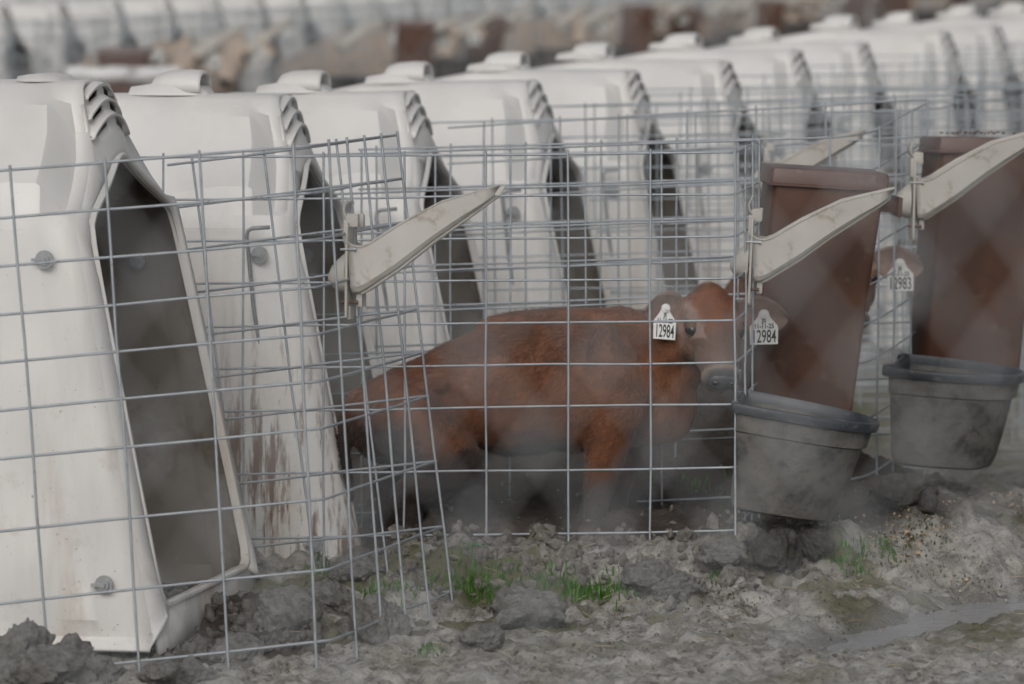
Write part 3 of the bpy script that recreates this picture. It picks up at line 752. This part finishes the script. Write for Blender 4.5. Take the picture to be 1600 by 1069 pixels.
        for i in range(nf - 1):
            g.add([rows_f[i][0], rows_f[i + 1][0], rows_b[i + 1][0], rows_b[i][0]], [(0, 1, 2, 3)])
            g.add([rows_f[i][-1], rows_f[i + 1][-1], rows_b[i + 1][-1], rows_b[i][-1]], [(3, 2, 1, 0)])
        vs = [bm.verts.new(p) for p in g.v]
        for f in g.f:
            try: bm.faces.new([vs[i] for i in f])
            except ValueError: pass
        ear_info.append((base, out, upv, fw, Ln))
    bmesh.ops.remove_doubles(bm, verts=[v for v in bm.verts if len(v.link_faces) < 4], dist=.0002)
    for f in bm.faces: f.smooth = True
    bm.to_mesh(me); bm.free(); me.name = 'calf'
    # colours of the coat itself
    nv = len(me.vertices); co = np.zeros(nv * 3); me.vertices.foreach_get('co', co); co = co.reshape(-1, 3)
    pv = np.array(piv); Ri = np.array(RM.inverted()); lc = (co - pv) @ Ri.T + pv          # body frame
    hr = (co - np.array(HO)) @ np.array(HR); hf = (co - np.array(HO)) @ np.array(HF); hn = (co - np.array(HO)) @ np.array(HN)
    nz = fbm(lc[:, 0] * 14 + 40, lc[:, 2] * 14 + lc[:, 1] * 5 + 40, 5, 4); nz2 = fbm(lc[:, 0] * 40 + 40, lc[:, 2] * 40 + lc[:, 1] * 15 + 40, 15, 3)
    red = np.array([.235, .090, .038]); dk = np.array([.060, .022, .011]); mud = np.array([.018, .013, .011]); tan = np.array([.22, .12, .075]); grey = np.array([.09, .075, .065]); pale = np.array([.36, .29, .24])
    c = red[None] * (.80 + .4 * nz[:, None])
    def bl(c, col, f): f = np.clip(f, 0, 1)[:, None]; return c * (1 - f) + col[None] * f
    nz3 = fbm(lc[:, 0] * 5 + 9, lc[:, 2] * 6 + lc[:, 1] * 4 + 9, 77, 3)
    c = bl(c, dk, sstep(.50, .70, nz) * .3); c = bl(c, dk, sstep(.52, .68, nz3) * .5)
    z = lc[:, 2]; x = lc[:, 0]
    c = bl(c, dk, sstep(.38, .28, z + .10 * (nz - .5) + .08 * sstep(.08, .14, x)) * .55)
    c = bl(c, mud, sstep(.335, .27, z + .14 * (nz - .5) + .11 * sstep(.06, .13, x)) * .92)
    c = bl(c, mud, sstep(-.26, -.40, x + .15 * (nz - .5)) * sstep(.44, .34, z) * .85)
    c = bl(c, grey, sstep(.24, .18, z) * .75 * (x > .05))
    ishead = (hf > -.05) & (np.abs(hr) < .085) & (hf < .3) & (hn > -.14) & (hf > .0) | (hf > .10) & (np.abs(hr) < .09) & (hn > -.12)
    ih = ishead.astype(float)
    face = red * np.array([1.0, .95, .95])
    c = bl(c, face * 1.02, ih * sstep(-.13, -.09, hn))
    c = bl(c, np.array([.13, .080, .058]), ih * sstep(.085, .15, hf) * .75)          # bridge of the nose
    c = bl(c, tan, ih * sstep(.045, .062, np.abs(hr)) * sstep(.16, .06, hf) * .55)      # pale around the eyes
    ring = np.exp(-(((np.abs(hr) - .064) / .018) ** 2 + ((hf - .092) / .024) ** 2)); c = bl(c, pale * .8, ih * ring * .7)
    c = bl(c, pale * .85, ih * sstep(.205, .232, hf) * .75)
    c = bl(c, np.array([.045, .047, .052]), ih * sstep(.230, .246, hf) * sstep(-.085, -.066, hn) * sstep(.050, .036, np.abs(hr)))
    isear = np.zeros(nv)
    for base, out, upv, fw, Ln in ear_info:
        t = (co - np.array(base)) @ np.array(out); s = (co - np.array(base)) @ np.array(upv); isear = np.maximum(isear, ((t > .012) & (t < Ln + .02) & (np.abs(s) < .065) & ((co - np.array(base)) @ np.array(fw) > -.02)).astype(float))
    c = bl(c, np.array([.30, .205, .17]), isear)
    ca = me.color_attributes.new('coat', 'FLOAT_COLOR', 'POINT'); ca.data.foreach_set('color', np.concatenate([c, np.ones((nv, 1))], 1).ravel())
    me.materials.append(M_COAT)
    return me, ear_info, (co, c, isear, bp, RM)
def coat_mesh(me, info, n=52000, seed=3):
    co, col, isear, bp, RM = info; g = np.random.default_rng(seed)
    me.calc_loop_triangles(); nt_ = len(me.loop_triangles); tri = np.zeros(nt_ * 3, np.int32); me.loop_triangles.foreach_get('vertices', tri); tri = tri.reshape(-1, 3)
    a, b, c = co[tri[:, 0]], co[tri[:, 1]], co[tri[:, 2]]; cr = np.cross(b - a, c - a); ar = np.linalg.norm(cr, axis=1); ok = isear[tri].max(1) < .5; ar = ar * ok
    hd = np.linalg.norm((a - np.array(HO + HF * .1)), axis=1) < .2
    ar = ar * np.where(hd, 1.8, 1)
    pick = g.choice(nt_, n, p=ar / ar.sum()); r1 = np.sqrt(g.random(n))[:, None]; r2 = g.random(n)[:, None]
    p = a[pick] * (1 - r1) + b[pick] * r1 * (1 - r2) + c[pick] * r1 * r2; nm = cr[pick] / np.linalg.norm(cr[pick], axis=1)[:, None]
    flow = np.tile(np.array(RM @ Vector((-.8, 0, -.6))), (n, 1)); hp_ = hd[pick]; flow[hp_] = np.array(-HF * .5 + Vector((0, 0, .3)))
    flow = flow + g.normal(0, .35, (n, 3)); flow = flow - nm * (flow * nm).sum(1)[:, None]; flow /= np.linalg.norm(flow, axis=1)[:, None] + 1e-9
    hf = (p - np.array(HO)) @ np.array(HF)
    ln = g.uniform(.010, .023, n) * np.where(hp_, .55, 1) * np.where(hp_ & (hf > .19), .25, 1)
    tip = p + flow * (ln * .93)[:, None] + nm * (ln * .30)[:, None]; side = np.cross(flow, nm) * (.0012 * np.where(hp_, .75, 1))[:, None]; p0 = p - nm * .001
    vs = np.stack([p0 - side, p0 + side, tip], 1).reshape(-1, 3); m = bpy.data.meshes.new('hair_coat')
    m.vertices.add(3 * n); m.vertices.foreach_set('co', vs.ravel()); m.loops.add(3 * n); m.loops.foreach_set('vertex_index', np.arange(3 * n))
    m.polygons.add(n); m.polygons.foreach_set('loop_start', np.arange(0, 3 * n, 3)); m.polygons.foreach_set('loop_total', np.full(n, 3)); m.update(calc_edges=True)
    cc = col[tri[pick, 0]] * g.uniform(.7, 1.35, (n, 1)); cc = np.repeat(cc, 3, 0); ca = m.color_attributes.new('coat', 'FLOAT_COLOR', 'POINT'); ca.data.foreach_set('color', np.concatenate([cc, np.ones((3 * n, 1))], 1).ravel())
    m.materials.append(M_COAT); return m
def text_mesh(body, size, sx=1.0):
    cu = bpy.data.curves.new('t', 'FONT'); cu.body = body; cu.size = size; cu.align_x = 'CENTER'; cu.align_y = 'CENTER'; cu.extrude = .0003; cu.offset = .0004
    o = bpy.data.objects.new('t', cu); COL.objects.link(o); dg = bpy.context.evaluated_depsgraph_get(); m = bpy.data.meshes.new_from_object(o.evaluated_get(dg)); bpy.data.objects.remove(o)
    for v in m.vertices: v.co.x *= sx
    return m
def make_calf(name, body_rot, number, coat_n):
    me, ears, info = calf_mesh(body_rot)
    root = empty(name)
    b = bpy.data.objects.new('body', me); COL.objects.link(b); b.parent = root
    h = bpy.data.objects.new('hair_coat', coat_mesh(me, info, coat_n)); COL.objects.link(h); h.parent = b
    for k in (-1, 1):
        e = MB(); e.grid([[HM0 @ Vector(q) + hp(k * .058, .094, -.0365) for q in rw] for rw in sphere_pts((0, 0, 0), (.0195, .027, .0180))], True); eo = e.build('eye', M_EYE, root)
        e = MB(); e.grid([[HM0 @ Vector(q) + hp(k * .0575, .0885, -.0318) for q in rw] for rw in sphere_pts((0, 0, 0), (.0215, .0245, .0180))], True); e.build('eyelid', M_LIDSK, eo)
        e = MB(); e.grid([[HM0 @ Vector(q) + hp(k * .0555, .0975, -.0430) for q in rw] for rw in sphere_pts((0, 0, 0), (.0205, .0255, .0160))], True); e.build('lower_lid', M_LIDSK, eo)
        n_ = MB(); n_.grid(sphere_pts(hp(k * .021, .262, -.044), (.010, .007, .007)), True); n_.build('nostril', M_EYE, root)
    ns = MB(); HM = Matrix((HR, HF, HN)).transposed(); rows = sphere_pts((0, 0, 0), (.041, .018, .024)); ns.grid([[HM @ Vector(p) + hp(0, .250, -.047) for p in r] for r in rows], True); ns.build('nose_pad', M_NOSE, root)
    mo = MB(); mo.tube([hp(-.036, .226, -.085), hp(-.02, .25, -.078), hp(0, .256, -.075), hp(.02, .25, -.078), hp(.036, .226, -.085)], .0022, 6); mo.build('mouth', M_NOSE, root)
    for base, out, upv, fw, Ln in ears:
        right = out.x > 0
        c = base + out * (.080 if right else .078) + upv * (-.026) + fw * (.016 if right else .022)
        xa = Vector((1, .10 if right else .22, .02 if right else -.10)).normalized(); ya = Vector((0, -.10 if right else .22, 1)); ya = (ya - xa * ya.dot(xa)).normalized(); za = xa.cross(ya)
        T = Matrix((xa, ya, za)).transposed().to_4x4(); T.translation = c
        sc = .80 if not right else 1.0
        poly = [(-.012, .030), (-.014, .022), (-.018, .014), (-.034, -.004), (-.036, -.010), (-.035, -.052), (.035, -.052), (.036, -.010), (.034, -.004), (.018, .014), (.014, .022), (.012, .030), (.006, .036), (-.006, .036)]
        tg = MB(); n = len(poly)
        vs = [T @ Vector((x * sc, y, .0012)) for x, y in poly] + [T @ Vector((x * sc, y, -.0012)) for x, y in poly]
        tg.add(vs, [tuple(range(n)), tuple(range(2 * n - 1, n - 1, -1))] + [(i, (i + 1) % n, (i + 1) % n + n, i + n) for i in range(n)])
        t = tg.build('ear_tag', M_TAG, root, smooth=False)
        bt = MB(); bt.tube([T @ Vector((0, .026, .001)), T @ Vector((0, .026, .006))], .011, 12); bt.tube([T @ Vector((0, .026, .006)), T @ Vector((0, .026, .009))], .006, 10); bt.build('stud', M_TAG, t)
        for body, sz, sx, yy in ((number, .046, .54, -.033), ('11-11-25', .0165, .85, -.006), ('JS', .014, 1, .008)):
            m = text_mesh(body, sz, sx); m.materials.append(M_INK)
            for v in m.vertices: v.co = T @ Vector((v.co.x * sc, v.co.y + yy, v.co.z + .0018))
            o = bpy.data.objects.new('lettering', m); COL.objects.link(o); o.parent = t
    return root
CALF = make_calf('calf', 0.0, '12984', 56000)
p = pt(830, 0, 12.4); CALF.location = (p.x, p.y, .0)
tag(CALF, 'red-brown calf standing in the pen, turning its tagged head to look out through the wires', 'calf')
CALF2 = make_calf('calf', R(-66), '12983', 20000)
p = pt(1078, 0, 13.55); CALF2.location = (p.x, p.y, .06); CALF2.rotation_euler = (0, 0, R(-11))
tag(CALF2, 'calf half hidden between the two maroon feeders, one tagged ear showing', 'calf')
index_kids()

# ------------------------------------------------------------------ far rows, out of focus
GH = 'hutches of the blurred rows behind'
ANG = R(-7.5)
dirv = Vector((.265, 1.22, 0))
def far_row(px0, py0, d0, j0, j1, kit, hl, pl):
    a = pt(px0, py0, d0)
    for j in range(j0, j1):
        c = a + dirv * j; c.z = a.z
        h = copy_tree(HUTCH); h.location = (c.x, c.y, c.z - 1.245); h.rotation_euler = (0, 0, ANG + R(random.uniform(-2, 2))); tag(h, hl, 'calf hutch', GH)
        q = GP.copy(); COL.objects.link(q); q.location = h.location; q.rotation_euler = h.rotation_euler; tag(q, pl, 'wire pen', 'wire pens of the blurred rows behind')
        if not kit: continue
        M = Matrix.Translation(h.location) @ Matrix.Rotation(ANG, 4, 'Z')
        k = random.random()
        f = copy_tree(FEED) if random.random() < .3 else copy_tree(BUCK); f.location = M @ Vector((1.36, .02, 1.06 + random.uniform(-.05, .05))); f.rotation_euler = (0, R(random.uniform(0, 5)), R(random.uniform(0, 8))); tag(f, *(('blurred maroon feeder on a pen of the row behind', 'calf feeder', 'feeders of the blurred row behind') if f.name.startswith('calf_feeder') else ('blurred dark bucket hung on a pen of the row behind', 'bucket', 'buckets of the blurred row behind')))
        if f.name.startswith('feed_bucket'): f.location.z -= .36
        if random.random() < .35: continue
        b = copy_tree(HOLD); b.location = M @ Vector((1.32, -.42, .90)); b.rotation_euler = (0, R(random.uniform(-4, 6)), R(random.uniform(-10, 10))); tag(b, 'blurred pale bottle holder in the row behind', 'bottle holder', 'bottle holders of the blurred row behind')
        if k < .5:
            cf = copy_tree(CALF, None); cf.scale = (1.35,) * 3; cf.location = M @ Vector((.72, -.15, .10)); cf.rotation_euler = (0, 0, R(random.uniform(-30, 15))); tag(cf, 'blurred fawn calf in a pen of the row behind', 'calf', 'fawn calves of the blurred row behind')
            for ch in KIDS_OF(cf): ch['fawn'] = 1.0 if k < .4 else .5
def KIDS_OF(o):
    out = []
    st = [o]
    while st:
        c = st.pop()
        for ch in c.children: out.append(ch); st.append(ch)
    return out
index_kids()
far_row(5, 8, 32, -2, 38, True, 'blurred white calf hutch in the second row, behind the ridges', 'blurred wire pen in the second row, behind the ridges')
far_row(-20, -14, 56, -3, 34, False, 'blurred white calf hutch in the third row, along the top edge', 'blurred wire pen in the third row, along the top edge')
# white pipe lying behind the first hutch
a, b = pt(104, 116, 27), pt(282, 117, 27)
pm = MB(); pm.tube([a.lerp(b, t / 10) + Vector((0, 0, .004 * math.sin(t * 1.7))) for t in range(11)], [.042 + .003 * math.sin(t * 2.1) for t in range(11)], 16)
tag(pm.build('pipe', M_PIPE), 'scuffed white pipe lying behind the ridge of the first hutch', 'pipe')
gq = ground_z(np.array([a.lerp(b, .5).x]), np.array([a.y]))[0]
for t, lab in ((.15, 'short white upright under the left end of the scuffed pipe'), (.85, 'short white upright under the right end of the scuffed pipe')):
    pm = MB(); q = a.lerp(b, t); pm.box((q.x, q.y, (q.z - .04 + gq - .05) / 2), (.06, .06, q.z - .04 - gq + .05))
    tag(pm.build('pipe_stand', M_PIPE, bevel=.004), lab, 'stand')

# ------------------------------------------------------------------ clods, grass, crumbs
def clod_mesh(seed):
    g = np.random.default_rng(seed); bm = bmesh.new(); bmesh.ops.create_icosphere(bm, subdivisions=5, radius=1)
    co = np.array([v.co[:] for v in bm.verts]); o = g.uniform(0, 50, 3)
    cuts = g.normal(size=(9, 3)); cuts /= np.linalg.norm(cuts, axis=1)[:, None]
    r = np.ones(len(co))
    for cN in cuts:
        dd = co @ cN; lim = g.uniform(.62, .9); r = np.minimum(r, np.where(dd > .05, lim / np.maximum(dd, .05), 9))
    n = fbm(co[:, 0] * 1.7 + o[0] + co[:, 2], co[:, 1] * 1.7 + o[1] - co[:, 2] * .7, seed, 4); n2 = fbm(co[:, 0] * 6 + o[2] + co[:, 2] * 3, co[:, 1] * 6 + o[1] - co[:, 2] * 2, seed + 9, 4)
    n3 = fbm(co[:, 0] * 15 + o[2] + co[:, 2] * 7, co[:, 1] * 15 + o[1] - co[:, 2] * 5, seed + 19, 3)
    co = co * (r * (.55 + .9 * n) + .38 * (n2 - .5) + .16 * (n3 - .5))[:, None]
    for v, c in zip(bm.verts, co): v.co = c
    for f in bm.faces: f.smooth = True
    m = bpy.data.meshes.new('mud_clod'); bm.to_mesh(m); bm.free(); return m
CM = [clod_mesh(100 + k) for k in range(6)]
CMD = []
for m in CM:
    d_ = m.copy(); m.materials.append(M_CLOD); d_.materials.append(M_CLODD); CMD.append(d_)
clods = [  # px, py of base centre, size x, y, z (m), damp, label
    (30, 1052, .085, .10, .085, 0, 'rough grey mud clod at the lower left corner, tallest of its pile'),
    (112, 1062, .075, .08, .060, 0, 'grey mud clod second from the lower left corner'),
    (165, 1075, .05, .06, .04, 0, 'low grey mud clod leaning on the pile below the first hutch'),
    (60, 1085, .09, .06, .05, 0, 'grey mud clod along the bottom edge of the photo at the left'),
    (378, 1030, .058, .06, .042, 0, 'pale smooth mud lump under the bottom wire of the near pen'),
    (445, 975, .062, .07, .060, 0, 'grey mud clod inside the near pen beside the grass sprigs'),
    (520, 955, .07, .06, .052, 0, 'grey mud clod behind the bent corner of the near pen'),
    (585, 1000, .085, .08, .065, 0, 'large grey mud clod just right of the near pen corner'),
    (548, 910, .05, .05, .045, 0, 'small pale mud clod between the wires of the near pen end'),
    (825, 975, .085, .08, .052, 0, 'broad grey mud clod in front of the grass tufts'),
    (760, 1005, .05, .05, .030, 0, 'flat grey mud clod left of the broad one'),
    (1010, 915, .052, .06, .045, 0, 'light mud clod right of the larger grass tuft'),
    (1060, 935, .06, .05, .040, 0, 'light crumbly mud clod in front of the pen corner'),
    (1170, 862, .026, .03, .034, 0, 'egg-sized pale clod standing by the foot of the pen corner'),
    (1130, 890, .06, .06, .042, 0, 'grey clod under the pen corner with a grass sprig'),
    (1215, 885, .055, .06, .058, 1, 'dark clod in the hollow under the left bucket'),
    (1265, 860, .05, .05, .050, 1, 'dark clod leaning under the right side of the left bucket'),
    (1425, 785, .07, .07, .055, 1, 'mossy dark clod between the two buckets'),
    (1380, 800, .045, .05, .04, 1, 'brown clod left of the mossy one between the buckets'),
    (300, 1062, .05, .05, .03, 0, 'grey clod along the bottom edge under the near pen'),
    (250, 1068, .05, .05, .03, 0, 'grey clod at the bottom edge beside the skirt of the first hutch'),
]
for k, (px, py, sx, sy, sz, dk, lab) in enumerate(clods):
    g = ground_hit(px, min(py, 1068)); o = bpy.data.objects.new('mud_clod', (CMD if dk else CM)[k % 6]); COL.objects.link(o)
    o.location = (g.x, g.y, g.z + sz * .35); o.scale = (sx, sy, sz); o.rotation_euler = (0, 0, random.uniform(0, 6)); tag(o, lab, 'mud clod', 'mud clods on the ground')
# small crumbs of soil nobody could count
def crumbs(name, spots, mat, lab, cat):
    base = CM[0]; vs = np.zeros(len(CM[0].vertices) * 3)
    bm = bmesh.new(); bmesh.ops.create_icosphere(bm, subdivisions=1, radius=1); bv = np.array([v.co[:] for v in bm.verts]); bf = [[v.index for v in f.verts] for f in bm.faces]; bm.free()
    mb = MB()
    for x, y, s in spots:
        j = bv * (rng.uniform(.5, 1.3, (len(bv), 1))) * s * rng.uniform(.6, 1.3, 3); z = gz(x, y) + s * .25
        mb.add(j + np.array([x, y, z]), bf)
    o = mb.build(name, mat, smooth=False); tag(o, lab, cat, kind='stuff'); return o
sp = []
while len(sp) < 1500:
    px, py = random.uniform(0, 1600), random.uniform(840, 1069); 
    if px < 230: continue
    y0 = H * F / (py + 100)
    x0 = (px - 800) * y0 / F; s = random.choice((.003, .003, .004, .005, .006, .009))
    if y0 > 13: continue
    if s > .009 and y0 < 11.2 and random.random() < .6: continue
    sp.append((x0, y0, s))
for _ in range(500):       # along the churned bank under the calf's pen
    x0 = random.uniform(-.35, .75); sp.append((x0, 11.85 + random.gauss(0, .13), random.choice((.005, .007, .010, .014, .020))))
crumbs('soil_crumbs', sp, M_CRUMB, 'loose grey soil crumbs strewn over the mud', 'soil crumbs')
sp = [(random.uniform(-.82, -.42), random.uniform(10.9, 11.7), random.choice((.005, .008, .012, .018))) for _ in range(420)]
crumbs('bedding_crumbs', sp, M_BED, 'dark crumbly bedding heaped before the first doorway', 'bedding')
def blades(name, tufts, mat, lab, cat):
    mb = MB()
    for px, py, n, spread, hgt in tufts:
        g = ground_hit(px, py)
        for _ in range(n):
            x = g.x + random.gauss(0, spread); y = g.y + random.gauss(0, spread * .8); z = gz(x, y) - .004
            hh = hgt * random.uniform(.2, .72); a = random.uniform(0, 6.28); ln = random.uniform(.1, .7) * hh; wd = random.uniform(.0014, .0028)
            dx, dy = math.cos(a), math.sin(a); sx_, sy_ = -dy * wd, dx * wd
            vs = []
            for t, ww in ((0, 1), (.4, .9), (.75, .6)):
                b = (x + dx * ln * t * t, y + dy * ln * t * t, z + hh * (t - .15 * t * t)); vs += [(b[0] - sx_ * ww, b[1] - sy_ * ww, b[2]), (b[0] + sx_ * ww, b[1] + sy_ * ww, b[2])]
            vs.append((x + dx * ln, y + dy * ln, z + hh * .86)); mb.add(vs, [(0, 1, 3, 2), (2, 3, 5, 4), (4, 5, 6)])
    o = mb.build(name, mat, smooth=False); tag(o, lab, cat, kind='stuff'); return o
blades('grass', [(745, 925, 170, .040, .062), (780, 918, 120, .035, .055), (715, 925, 50, .02, .045), (930, 935, 190, .045, .062), (890, 925, 120, .035, .065), (975, 922, 90, .03, .05), (850, 915, 60, .03, .05),
                 (520, 905, 90, .03, .06), (590, 925, 60, .03, .045), (505, 895, 40, .02, .05), (430, 935, 30, .02, .04), (1130, 905, 60, .022, .035), (1330, 890, 130, .028, .045), (1385, 868, 30, .015, .06), (1345, 870, 30, .02, .06),
                 (665, 1020, 40, .025, .03), (1100, 770, 60, .05, .05), (640, 930, 30, .03, .04)], M_GRASS, 'bright green grass sprouting along the churned bank under the pens', 'grass')
blades('moss', [(1110, 935, 260, .07, .014), (1060, 930, 120, .05, .014), (1330, 985, 260, .09, .012), (1480, 905, 300, .10, .014), (1410, 840, 300, .07, .016), (1440, 800, 240, .06, .016), (1260, 930, 160, .08, .012), (660, 975, 140, .06, .012), (470, 1035, 120, .05, .012), (1180, 1010, 120, .08, .010), (950, 985, 120, .07, .010), (1590, 815, 200, .06, .016)],
       M_MOSS, 'olive moss and trampled stems on the wet mud at the right', 'moss')
# short broken straws
st_ = MB()
for _ in range(90):
    px, py = random.uniform(420, 1600), random.uniform(850, 1050); g = ground_hit(px, py) if _ % 1 == 0 else None
    a = random.uniform(0, 3.14); l = random.uniform(.008, .028); dv = Vector((math.cos(a) * l, math.sin(a) * l, random.uniform(-.002, .006)))
    st_.tube([g + Vector((0, 0, .003)) - dv, g + Vector((0, 0, .004)), g + Vector((0, 0, .003)) + dv], .0011, 4)
tag(st_.build('straw', simple('old_straw', (.30, .24, .15), (.42, .36, .25), 30, .8, 0, 0)), 'broken bits of straw trodden into the mud', 'straw', kind='stuff')
# seedling
g = ground_hit(738, 900); sl = empty('seedling', (g.x, g.y, g.z)); tag(sl, 'broad-leaved green seedling standing above the grass tuft', 'seedling')
st = MB(); st.tube([(0, 0, 0), (.003, 0, .025), (0, 0, .05)], .0022, 6); st.build('stem', M_LEAF, sl)
for a, up in ((.3, .01), (2.4, .012), (4.4, .004), (5.5, .01)):
    lf = MB(); rows = []
    for t, ww in ((0, .001), (.2, .006), (.5, .010), (.8, .007), (1, .001)):
        c = Vector((math.cos(a) * .030 * t, math.sin(a) * .030 * t, .05 + up * math.sin(t * 2.6))); sd_ = Vector((-math.sin(a), math.cos(a), 0)) * ww
        rows.append([c - sd_ + Vector((0, 0, .003)), c, c + sd_ + Vector((0, 0, .003))])
    lf.grid(rows); lf.build('leaf', M_LEAF, sl)
# spilled feed
M_GRAIN = simple('spilled_grain', (.42, .24, .10), (.55, .45, .33), 60, .8, 0, 0)
sp = []
for cx, cy, n, s in ((1400, 815, 130, .13), (1440, 835, 60, .12), (1340, 840, 40, .12), (1575, 785, 110, .07), (1450, 880, 60, .2)):
    g = ground_hit(cx, cy)
    for _ in range(n): sp.append((g.x + random.gauss(0, s * .7), g.y + random.gauss(0, s), random.uniform(.002, .0045)))
crumbs('spilled_feed', sp, M_GRAIN, 'orange and cream grains of feed spilled under the right-hand pens', 'spilled feed')

# ------------------------------------------------------------------ chain-link fence between the photographer and the pens
def chain_link():
    D0 = 2.5; s = F / D0; aX = 100 / s; bZ = 132 / s; c = pt(940, 560, D0)
    root = empty('chain_link_fence', (0, D0, 0)); mb = MB()
    k0, k1 = int((-1.9 - c.x) / aX), int((1.9 - c.x) / aX); j0, j1 = int((.03 - c.z) / bZ), int((1.85 - c.z) / bZ)
    for k in range(k0, k1):
        pts = []
        for j in range(j0, j1 + 1):
            e = (j + k) % 2; pts.append((c.x + (k + e) * aX, (.002 if e else -.002), c.z + j * bZ))
        mb.tube(pts, .0016, 5)
    mb.build('mesh_wires', M_LINK, root, angle=80)
    for x in (-1.95, 1.95):
        pmb = MB(); pmb.tube([(x, .03, -.2), (x, .03, 1.92)], .024, 16); pmb.build('post', M_LINK, root)
    rmb = MB(); rmb.tube([(-1.95, .0, 1.87), (1.95, .0, 1.87)], .018, 14); rmb.build('top_rail', M_LINK, root)
    tag(root, 'galvanised chain-link fence close to the photographer, melted into pale diamond haze', 'chain-link fence')
chain_link()
